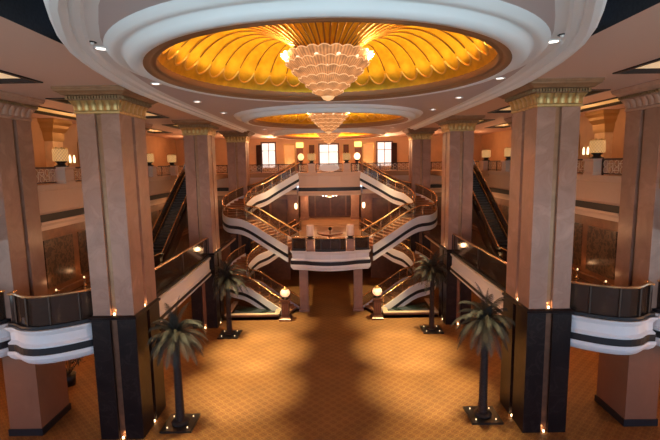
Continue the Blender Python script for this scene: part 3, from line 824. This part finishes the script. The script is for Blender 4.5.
def stair(s, ztop, zbot, label, word):
    root = thing('staircase', label, 'staircase', (s*6.15, 42.4, zbot), 'horseshoe staircases')
    HW = .95; H = ztop-zbot; NS = 34
    def at(u):
        f = u*160; i = min(159, int(f)); k = f-i
        p = SP[i][0]*(1-k)+SP[i+1][0]*k; t = (SP[i][1]*(1-k)+SP[i+1][1]*k).normalized()
        return p, Vector((t.y, -t.x)), ztop-H*(SP[i][2]*(1-k)+SP[i+1][2]*k)   # right-hand normal = inner side
    # steps
    us = []; k = 0
    # equal drops
    for i in range(NS+1):
        tgt = i/NS
        while k < 160 and SP[k][2] < tgt-1e-9: k += 1
        if k == 0: us.append(0.0)
        else:
            h0, h1 = SP[k-1][2], SP[k][2]; us.append((k-1+(tgt-h0)/max(1e-9, h1-h0))/160)
    for i in range(NS):
        p0, n0, _ = at(us[i]); p1, n1, _ = at(min(1, us[i+1]+.004))
        z = ztop-H*(i+1)/NS+ (H/NS)*0.0
        q = [p0+n0*HW, p1+n1*HW, p1-n1*HW, p0-n0*HW]
        MB().prism([(s*v.x, v.y) for v in q], z-.3, z).build('step', 'tread', root)
    # edge pieces
    for side, nm in ((1, 'inner'), (-1, 'outer')):
        E = [at(i/80) for i in range(81)]
        def strip(o0, o1, za, zb):
            mb = MB(); L = []
            for p, n, z in E:
                a = p+n*side*(HW+o0); b = p+n*side*(HW+o1)
                L.append([(s*a.x, a.y, z+za), (s*b.x, b.y, z+za), (s*b.x, b.y, z+zb), (s*a.x, a.y, z+zb)])
            return mb.loops(L)
        strip(.0, .12, -.55, .12).build('stringer', 'white', root)
        strip(.0, .15, -.84, -.55).build('black_band', 'band', root)
        strip(.0, .12, -1.25, -.84).build('lower_stringer', 'white', root)
        strip(.05, .07, .14, .98).build('rail_panel', 'stair_glass', root)
        strip(.03, .09, .12, .17).build('base_rail', 'rail_gold', root)
        mb = MB(); mb.tube([(s*(p+n*side*(HW+.06)).x, (p+n*side*(HW+.06)).y, z+1.02) for p, n, z in E], .065, 8)
        mb.build('handrail', 'rail_gold', root, True)
        for i in range(0, 81, 5):
            p, n, z = E[i]; a = p+n*side*(HW+.06)
            MB().lathe(s*a.x, a.y, [(.03, z+.12), (.03, z+1.0)], 6).build('baluster', 'rail_gold', root)
    mb = MB(); L = []
    for i in range(81):
        p, n, z = at(i/80); a = p+n*HW; b = p-n*HW
        L.append([(s*a.x, a.y, z-.95), (s*b.x, b.y, z-.95), (s*b.x, b.y, z-.7), (s*a.x, a.y, z-.7)])
    mb.loops(L).build('underside', 'wood', root)
for s in (-1, 1):
    stair(s, GAL, MEZ, 'upper horseshoe staircase sweeping from the gallery to the central balcony on the %s' % SIDE[s], 'upper')
    stair(s, MEZ, 0.0, 'lower horseshoe staircase curving down to the carpet beside the %s pool' % SIDE[s], 'lower')

# ------------------------------------------------------------------ pools and lantern posts
for s in (-1, 1):
    root = thing('pool', 'shallow water basin with pale stone curb under the %s lower staircase' % SIDE[s], 'pool', (s*6.7, 36.9, 0), 'water basins under the stairs')
    pp = [(4.45, 37.2), (4.45, 35.85), (9.0, 35.85), (9.0, 39.6)]
    back = [(8.75, 39.3), (7.5, 38.55), (5.3, 37.5)]
    path = [(s*a, b) for a, b in pp]
    if s < 0: path = path[::-1]
    MB().sweep(path, [(0, 0), (0, .42), (-.3, .42), (-.3, 0)]).build('basin_wall', 'wood', root)
    MB().sweep(path, [(.04, .42), (.04, .5), (-.36, .5), (-.36, .42)]).build('curb', 'curb', root)
    MB().prism([(s*a, b) for a, b in pp+back], .02, .27).build('water', 'water', root)
    MB().prism([(s*4.8, 36.15), (s*8.7, 36.15), (s*8.7, 36.75), (s*4.8, 36.75)], .03, .30).build('reflection_strip', 'reflection_strip', root)  # pale slab added to imitate the bright reflection along the near water
    # lantern
    x, y = s*3.87, 35.95
    root = thing('lantern_post', 'bronze pedestal lantern with ribbed glowing globe at the foot of the %s lower staircase' % SIDE[s], 'lantern', (x, y, 0), 'pedestal lanterns at the stair feet')
    MB().square_loft(x, y, .3, .3, [(.22, 0), (.22, .12), (.12, .2), (.05, .3), (0, .36), (0, 1.55), (.05, 1.62), (.1, 1.7), (.1, 1.82)]).build('pedestal', 'bronze', root)
    for dx in (-.17, 0, .17):
        MB().box(x+dx-.06, x+dx+.06, y-.32, y-.3, .55, 1.4).build('pedestal_panel', 'dark_inlay', root)
    MB().lathe(x, y, [(.3, 1.82), (.3, 1.88), (.18, 1.93), (.2, 2.0)], 20).build('lamp_foot', 'lampbase', root, True)
    k = 24; loops = []
    for i in range(11):
        w = i/10; r = .2+.19*math.sin(w*PI*.96)**.8; z = 2.0+.62*w
        loops.append([(x+r*(1+.05*math.cos(12*2*PI*j/96))*math.cos(2*PI*j/96), y+r*(1+.05*math.cos(12*2*PI*j/96))*math.sin(2*PI*j/96), z) for j in range(96)])
    MB().loops(loops).build('globe', 'globe', root, True)
    MB().lathe(x, y, [(.22, 2.62), (.25, 2.68), (.1, 2.76), (.04, 2.85)], 16).build('globe_cap', 'frame_gold', root, True)
    light('POINT', (x, y-.9, 2.4), 14, WARM, .2)

# ------------------------------------------------------------------ escalators
for s in (-1, 1):
    xc = 12.55*s; y0, y1 = 30.4, 40.6
    root = thing('escalator', 'steep escalator with brass handrails rising to the gallery behind the nearest %s column' % SIDE[s], 'escalator', (xc, y0, MEZ), 'escalators on either side')
    def zz(y): return MEZ+.05+(GAL-MEZ-.05)*(y-y0)/(y1-y0)
    for sg in (-1, 1):
        x = xc+sg*.72
        pts = [(y0-1.4, MEZ+.02), (y0, MEZ+.02), (y1, GAL), (y1+.9, GAL)]
        MB().loops([[(x-.12, y, z-.75 if 0 < i < 3 else z-.02) for i, (y, z) in enumerate(pts)]+[(x-.12, y, z+.22) for y, z in reversed(pts)],
                    [(x+.12, y, z-.75 if 0 < i < 3 else z-.02) for i, (y, z) in enumerate(pts)]+[(x+.12, y, z+.22) for y, z in reversed(pts)]]).build('side_cladding', 'truss', root)
        MB().loops([[(x-.015, y, z+.22) for y, z in pts]+[(x-.015, y, z+.98) for y, z in reversed(pts)], [(x+.015, y, z+.22) for y, z in pts]+[(x+.015, y, z+.98) for y, z in reversed(pts)]]).build('balustrade', 'rail_glass', root)
        MB().tube([(x, y, z+1.02) for y, z in pts], .05, 8).build('handrail', 'rail_gold', root, True)
        MB().tube([(x-sg*.1, y, z+.26) for y, z in pts], .06, 6).build('deck_strip', 'steel' if sg*s < 0 else 'rail_gold', root, True)
    n = 32
    for i in range(n):
        ya = y0+(y1-y0)*i/n; yb = y0+(y1-y0)*(i+1)/n
        MB().box(xc-.58, xc+.58, ya, yb+.02, zz(ya)-.25, zz(yb)-.05).build('step', 'esc_step', root)

# ------------------------------------------------------------------ palms
def palm(x, y, label, seed, hgt):
    rnd = random.Random(seed)
    root = thing('palm_tree', label, 'palm', (x, y, 0), 'potted palms on the carpet')
    MB().box(x-.78, x+.78, y-.78, y+.78, 0, .1).build('planter_tray', 'planter', root)
    MB().lathe(x, y, [(.42, .1), (.45, .18), (.3, .24)], 20).build('soil_mound', 'soil', root, True)
    for dx in (-1, 1):
        for dy in (-1, 1):
            MB().lathe(x+dx*.5, y+dy*.5, [(.03, .1), (.035, .14), (.022, .17)], 10).build('tray_light', 'bulb', root, True)
    prof = []; nseg = 40
    for i in range(nseg):
        w = i/(nseg-1); r = .2-.05*w; z = .2+(hgt-.2)*w
        prof += [(r*.76, z), (r*1.16, z+(hgt-.2)/nseg*.7)]
    MB().lathe(x, y, prof, 14).build('trunk', 'trunk', root, True)
    mb = MB()
    nf = 46
    for k in range(nf):
        th = k*2.39996+rnd.uniform(-.15, .15); q = k/nf
        el = math.radians(82-95*q+rnd.uniform(-8, 8)); L = rnd.uniform(1.7, 2.2)
        p = Vector((x, y, hgt-.05)); d = Vector((math.cos(th)*math.cos(el), math.sin(th)*math.cos(el), math.sin(el)))
        pts = [p.copy()]; ns = 12
        for i in range(ns):
            p = p+d*L/ns; pts.append(p.copy())
            d = (d+Vector((0, 0, -.16-.08*i/ns))).normalized()
        mb.tube(pts, [.022*(1-i/(ns+1))+.004 for i in range(ns+1)], 4)
        for i in range(1, ns+1):
            t = (pts[i]-pts[i-1]).normalized(); side = t.cross(Vector((0, 0, 1)))
            if side.length < .05: side = Vector((-math.sin(th), math.cos(th), 0))
            side.normalize(); w = i/ns
            ll = .46*math.sin(PI*min(1, .18+w*.8))+.05
            for sg in (-1, 1):
                for hh in (0, .33, .66):
                    b = pts[i-1].lerp(pts[i], hh)
                    tip = b+side*sg*ll*.55+t*ll*.8+Vector((0, 0, -.3*ll))
                    wv = t*.02
                    mb.quad(b-wv, b+wv, b.lerp(tip, .6)+wv*.9, tip)
    lim = 8.7
    mb.v = [(math.copysign(min(abs(a), lim+.1*(abs(a)-lim)/2 if abs(a) > lim else abs(a)), a), b, c) for a, b, c in mb.v]
    mb.build('crown', 'frond', root)
palm(-7.75, 20.9, 'palm in a black tray in front of the nearest left column', 1, 4.75)
palm(7.7, 21.2, 'palm in a black tray in front of the nearest right column', 2, 5.1)
palm(-7.9, 32.65, 'far palm in a black tray beside the left water basin', 3, 4.5)
palm(7.8, 33.0, 'far palm in a black tray beside the right water basin', 4, 4.8)
rnd = random.Random(9)
mb = MB()
r = thing('potted_shrub', 'dark potted shrub in shade under the left curved balcony behind the pier', 'plant', (-15.9, 25.2, 0))
MB().lathe(-15.9, 25.2, [(.3, 0), (.4, .7), (.34, .7)], 16).build('pot', 'planter', r, True)
for k in range(120):
    th = rnd.uniform(0, 6.28); ph = rnd.uniform(-.6, 1.4); R = rnd.uniform(.35, .95)
    c = Vector((-15.9+R*math.cos(th)*math.cos(ph), 25.2+R*math.sin(th)*math.cos(ph), 1.5+R*math.sin(ph)))
    a = Vector((rnd.uniform(-1, 1), rnd.uniform(-1, 1), rnd.uniform(-1, 1))).normalized()*.2; b2 = a.cross(Vector((0, .3, 1))).normalized()*.07
    mb.quad(c-a, c+b2, c+a, c-b2)
    if k % 6 == 0: mb.tube([(-15.9, 25.2, .6), tuple(c)], .015, 4)
mb.build('foliage', 'frond', r)

# ------------------------------------------------------------------ central lobby
r = thing('fountain', 'wide shallow stone bowl with small dark ball behind the central white balcony', 'fountain', (0, 40, MEZ))
MB().lathe(0, 40, [(.5, MEZ), (.45, MEZ+.1), (.2, MEZ+.2), (.18, MEZ+.4), (.4, MEZ+.48)], 28).build('foot', 'marble', r, True)
MB().lathe(0, 40, [(.3, MEZ+.46), (.8, MEZ+.52), (1.15, MEZ+.66), (1.22, MEZ+.74), (1.12, MEZ+.74), (.6, MEZ+.62), (.05, MEZ+.6)], 40).build('bowl', 'marble', r, True)
MB().lathe(0, 40, [(.08, MEZ+.6), (.05, MEZ+.9), (.08, MEZ+.98)], 16).build('spout', 'marble', r, True)
MB().sphere((0, 40, MEZ+1.1), .17, 16).build('ball', 'lampbase', r, True)
for s in (-1, 1):
    x = s*3.2; y = 55.6
    r = thing('lobby_pier', 'stone pier of the lower lobby under the gallery, %s of the dark panelled wall' % SIDE[s], 'pier', (x, y, MEZ), 'stone piers in the lobby')
    MB().square_loft(x, y, .5, .5, [(.06, MEZ), (.06, MEZ+.35), (0, MEZ+.4), (0, 9.2)]).build('shaft', 'marble', r)
    MB().square_loft(x, y, .5, .5, [(0, 9.2), (.1, 9.35), (.12, 9.68)]).build('capital', 'gold', r)
    x = s*3.75; y = 48.6
    r = thing('wall_sconce', 'glowing torch sconce on the dark wall panel %s of the lobby opening' % SIDE[s], 'sconce', (x, y, 8.2), 'torch sconces by the lobby')
    struct(MB().box(s*3.5, s*4.65, 48.7, 49.1, MEZ, 9.75).build('wall_jamb_'+SIDE[s], 'wood'))
    MB().box(x-.06, x+.06, y, y+.1, 8.0, 8.6).build('backplate', 'frame_gold', r)
    MB().lathe(x, y-.12, [(.05, 8.1), (.14, 8.2), (.16, 8.6), (.1, 8.75)], 14).build('shade', 'sconce', r, True)
    light('POINT', (x-s*.1, y-.5, 8.4), 18, WARM, .1)
r = thing('pendant_chandelier', 'small pale chandelier hanging under the bridge in the lower lobby', 'chandelier', (0, 51, 9.7))
MB().lathe(0, 51, [(.03, 9.4), (.03, 9.72)], 8).build('stem', 'gold', r)
MB().lathe(0, 51, [(.1, 9.15), (.5, 9.25), (.62, 9.38), (.5, 9.45), (.1, 9.42)], 24).build('bowl', 'crystal_rim', r, True)
for a in range(6):
    th = 2*PI*a/6
    MB().sphere((.78*math.cos(th), 51+.6*math.sin(th), 9.4), .12, 10).build('glass_globe', 'downlight', r, True)
light('POINT', (0, 51, 8.9), 60, WARM, .3)

# ------------------------------------------------------------------ gallery back wall furnishing
def window(n, x0, x1, z0, z1, y=58.4):
    w = struct(MB().box(x0-.18, x0, y, y+.12, z0, z1+.18).box(x1, x1+.18, y, y+.12, z0, z1+.18).box(x0, x1, y, y+.12, z1, z1+.18).box((x0+x1)/2-.04, (x0+x1)/2+.04, y, y+.1, z0, z1).box(x0, x1, y, y+.1, z0+(z1-z0)*.68, z0+(z1-z0)*.68+.07).build('window_%d' % n, 'dark_wood'))
    MB().box(x0, x1, y+.06, y+.09, z0, z1).build('window_pane', 'daylight', w)
window(1, -8.75, -7.1, GAL+.5, 15.8)
window(2, 6.4, 8.2, GAL+.5, 15.7)
window(3, -1.2, 1.15, GAL+.3, 15.5)
def boxthing(name, label, cat, m, x0, x1, y0, y1, z0, z1, group=None):
    o = MB().box(x0, x1, y0, y1, z0, z1).build(name, m, None, origin=((x0+x1)/2, (y0+y1)/2, z0)); tag(o, label, cat, group); return o
for s in (-1, 1):
    # curtain valances / drapes
    xw = -8.75 if s < 0 else 8.15
    c = MB(); n = 9
    loops = []
    for i in range(n*2+1):
        xx = xw+ (-.75+.75*i/(n*2) if s < 0 else .75*i/(n*2)); yy = 58.15+.08*math.cos(i*PI)
        loops.append([(xx, yy, GAL+.05), (xx, yy+.06, GAL+.05), (xx, yy+.06, 15.6), (xx, yy, 15.6)])
    o = c.loops(loops).build('curtain', 'curtain', None, origin=(xw, 58.2, GAL)); tag(o, 'dark gathered curtain at the outer edge of the %s bright gallery window' % SIDE[s], 'curtain', 'dark window curtains')
    r = thing('wall_niche', 'tall pale silk wall panel with gold frame, between the %s window and the lit transom' % SIDE[s], 'wall panel', (s*5.15, 58.3, GAL), 'tall silk wall panels')
    MB().box(s*4.5, s*5.8, 58.36, 58.5, GAL+.1, 15.5).build('panel', 'amber_panel', r)
    MB().box(s*4.38, s*4.5, 58.3, 58.5, GAL, 15.6).box(s*5.8, s*5.92, 58.3, 58.5, GAL, 15.6).box(s*4.38, s*5.92, 58.3, 58.5, 15.5, 15.7).build('frame', 'frame_gold', r)
    light('POINT', (s*5.15, 57.7, 13.0), 9, (1, .8, .45), .1)
    r = thing('doorway_surround', 'dark doorway topped by a bright yellow transom %s of centre on the back gallery wall' % SIDE[s], 'doorway', (s*3.85, 58.3, GAL), 'lit transom doorways')
    MB().box(s*3.35, s*4.3, 58.38, 58.49, 15.2, 15.85).build('lit_transom', 'sign', r)
    MB().box(s*3.4, s*4.25, 58.4, 58.49, GAL, 15.1).build('door_leaf', 'wood', r)
    r = thing('globe_lamp', 'bright oval globe lamp on a black foot %s of centre behind the upper railing' % SIDE[s], 'lamp', (s*3.45, 54.5, GAL), 'oval globe lamps in the gallery')
    MB().lathe(s*3.45, 54.5, [(.35, GAL), (.35, GAL+.08), (.12, GAL+.2), (.12, GAL+1.1), (.3, GAL+1.25), (.3, GAL+1.35)], 16).build('stand', 'lampbase', r, True)
    MB().sphere((s*3.45, 54.5, GAL+1.75), .38, 20, 1.15).build('globe', 'sconce' if s > 0 else glow('amber_globe', (1, .72, .32), .6), r, True)
    r = thing('wall_picture', 'dark framed hanging above the %s central drum lamp on the back wall' % SIDE[s], 'picture', (s*2.25, 58.3, 14.5), 'dark hangings on the back gallery wall')
    MB().box(s*1.9, s*2.6, 58.36, 58.48, 14.3, 15.5).build('canvas', 'curtain', r)
    MB().box(s*1.84, s*2.66, 58.4, 58.5, 14.24, 15.56).build('frame', 'frame_gold', r)
    r = thing('armchair', 'dark upholstered high-back chair near the back gallery wall beside the %s column' % SIDE[s], 'chair', (s*11.2 if s < 0 else 10.4, 55.5, GAL), 'dark chairs in the gallery')
    cx = -11.2 if s < 0 else 10.4; y = 55.5
    MB().box(cx-.4, cx+.4, y-.4, y+.4, GAL+.35, GAL+.6).build('seat', 'curtain', r)
    MB().box(cx-.4, cx+.4, y+.25, y+.42, GAL+.6, GAL+1.75).build('backrest', 'curtain', r)
    for dx in (-.34, .34):
        for dy in (-.34, .34): MB().box(cx+dx-.04, cx+dx+.04, y+dy-.04, y+dy+.04, GAL, GAL+.35).build('leg', 'dark_wood', r)
        MB().box(cx+dx-.07, cx+dx+.07, y-.38, y+.3, GAL+.6, GAL+.95).build('armrest', 'curtain', r)
    # side walls: pictures and sconces
    for i, (yy, wd) in enumerate(((28.2, 'first'), (36.2, 'second'), (45.5, 'third'))):
        r = thing('framed_picture', 'gold framed picture on the %s gallery wall, %s from the camera' % (SIDE[s], wd), 'picture', (s*19.9, yy, 13.4), 'gold framed pictures on the side walls')
        MB().box(s*19.88, s*20, yy-.65, yy+.65, 13.2, 15.0).build('frame', 'frame_gold', r)
        MB().box(s*19.85, s*19.9, yy-.5, yy+.5, 13.35, 14.85).build('canvas', 'picture', r)
    for i, (yy, wd) in enumerate(((26.2, 'nearest the camera'), (34.2, 'second from the camera'), (42.8, 'farthest from the camera'))):
        r = thing('candle_sconce', 'pair of lit candle bulbs on the %s gallery wall, %s' % (SIDE[s], wd), 'sconce', (s*19.8, yy, 13.4), 'candle sconces on the side walls')
        MB().box(s*19.9, s*20, yy-.15, yy+.15, 13.2, 13.6).build('backplate', 'frame_gold', r)
        for dy in (-.28, .28):
            MB().lathe(s*19.75, yy+dy, [(.06, 13.4), (.08, 13.5), (.07, 13.85), (.02, 14.0)], 10).build('bulb', 'sconce', r, True)
        MB().tube([(s*19.75, yy-.28, 13.4), (s*19.9, yy, 13.3), (s*19.75, yy+.28, 13.4)], .03, 5).build('arm', 'frame_gold', r)
for s in (-1, 1):
    for i, (yy, wd) in enumerate(((24.4, 'nearest the camera'), (32.0, 'second from the camera'), (40.5, 'third from the camera'))):
        r = thing('wall_pilaster', 'amber stone pilaster with flared capital on the %s gallery wall, %s' % (SIDE[s], wd), 'pilaster', (s*19.6, yy, GAL), 'pilasters along the gallery walls')
        MB().box(s*19.4, s*20, yy-.6, yy+.6, GAL, 15.0).build('shaft', 'amber_panel', r)
        MB().square_loft(s*19.65, yy, .25, .6, [(.05, 14.9), (.08, 15.1), (.12, 15.5), (.3, 15.8), (.34, 16.0), (.5, 16.2), (.52, 16.43)]).build('capital', 'frame_gold', r)
# mezzanine wall uplights
for s in (-1, 1):
    for i, (yy, wd) in enumerate(((22.9, 'nearest the camera'), (25.6, 'second from the camera'), (33.4, 'third, beside the escalator'))):
        x = s*14.7
        r = thing('floor_uplight', 'small brass uplight at the foot of the %s ornate wall, %s' % (SIDE[s], wd), 'uplight', (x, yy, MEZ), 'brass uplights along the mezzanine walls')
        MB().lathe(x, yy, [(.14, MEZ), (.14, MEZ+.06), (.06, MEZ+.12), (.06, MEZ+.4), (.12, MEZ+.5)], 14).build('stand', 'rail_gold', r, True)
        MB().lathe(x, yy, [(.04, MEZ+.5), (.05, MEZ+.56), (.03, MEZ+.6)], 12).build('lens', 'bulb', r, True)
        light('POINT', (x, yy, MEZ+.95), 4, AMBER, .08)

# ------------------------------------------------------------------ lights of the place
for s in (-1, 1):
    for y in (10, 17, 24, 31, 38, 45, 52):
        light('POINT', (s*17.3, y, 15.4), 62, AMBER, .35)
    for y in (24.5, 31.5, 39, 46):
        light('POINT', (s*13.2, y, 9.1), 35, AMBER, .3)
    for y in (18, 24, 30, 37, 44):
        light('POINT', (s*18, y, 4.6), 130, (1, .45, .15), .3)
    for y in (26, 31):
        light('POINT', (s*12.2, y, 4.8), 70, (1, .45, .15), .3)
    light('POINT', (s*6.3, 42.5, 4.9), 40, AMBER, .2)
    light('POINT', (s*6.3, 42.5, 9.8), 40, AMBER, .2)
    light('POINT', (s*6.3, 46.8, 8.8), 22, AMBER, .2)
    light('POINT', (s*6.5, 54, 15.2), 190, AMBER, .35)
    light('POINT', (s*2.2, 54, 8.9), 70, WARM, .3)
    light('POINT', (s*11.5, 52, 15.2), 150, AMBER, .35)
light('POINT', (0, 53.5, 15.0), 190, AMBER, .35)
light('POINT', (0, 42, 9.0), 60, WARM, .3)
light('POINT', (0, 44, 4.6), 60, (1, .45, .15), .3)

# open back lets in cool daylight; world's lower half brightened to light the ceiling
w = bpy.data.worlds.new('World'); scene.world = w; w.use_nodes = True
nt = w.node_tree; bg = nt.nodes['Background']
tc = nt.nodes.new('ShaderNodeTexCoord'); sp = nt.nodes.new('ShaderNodeSeparateXYZ'); nt.links.new(tc.outputs['Generated'], sp.inputs[0])
rp = nt.nodes.new('ShaderNodeValToRGB'); rp.color_ramp.elements[0].position = 0.45; rp.color_ramp.elements[0].color = (0.62, 0.83, 0.93, 1)
rp.color_ramp.elements[1].position = 0.55; rp.color_ramp.elements[1].color = (0.22, 0.32, 0.55, 1)
mr = nt.nodes.new('ShaderNodeMapRange'); mr.inputs['From Min'].default_value = -1; mr.inputs['From Max'].default_value = 1
nt.links.new(sp.outputs[2], mr.inputs['Value']); nt.links.new(mr.outputs['Result'], rp.inputs['Fac']); nt.links.new(rp.outputs['Color'], bg.inputs['Color'])
bg.inputs['Strength'].default_value = 2.0

# ------------------------------------------------------------------ camera
cd = bpy.data.cameras.new('Camera'); cd.sensor_width = 36; cd.lens = 24.0; cd.clip_start = .1; cd.clip_end = 300
cam = bpy.data.objects.new('Camera', cd); COL.objects.link(cam)
cam.location = (0, 0, 13.0)
pitch = math.atan(56/440)
from mathutils import Matrix
cam.rotation_euler = (Matrix.Rotation(PI/2-pitch, 3, 'X') @ Matrix.Rotation(math.radians(-0.9), 3, 'Z')).to_euler()
scene.camera = cam
scene.view_settings.view_transform = 'Standard'; scene.view_settings.look = 'None'
scene.view_settings.exposure = 0.78; scene.view_settings.gamma = 1.0
try: scene.view_settings.use_curve_mapping = False
except Exception: pass
scene.cycles.use_denoising = True
scene.cycles.max_bounces = 8
scene.cycles.sample_clamp_indirect = 6.0
scene.cycles.caustics_reflective = False; scene.cycles.caustics_refractive = False
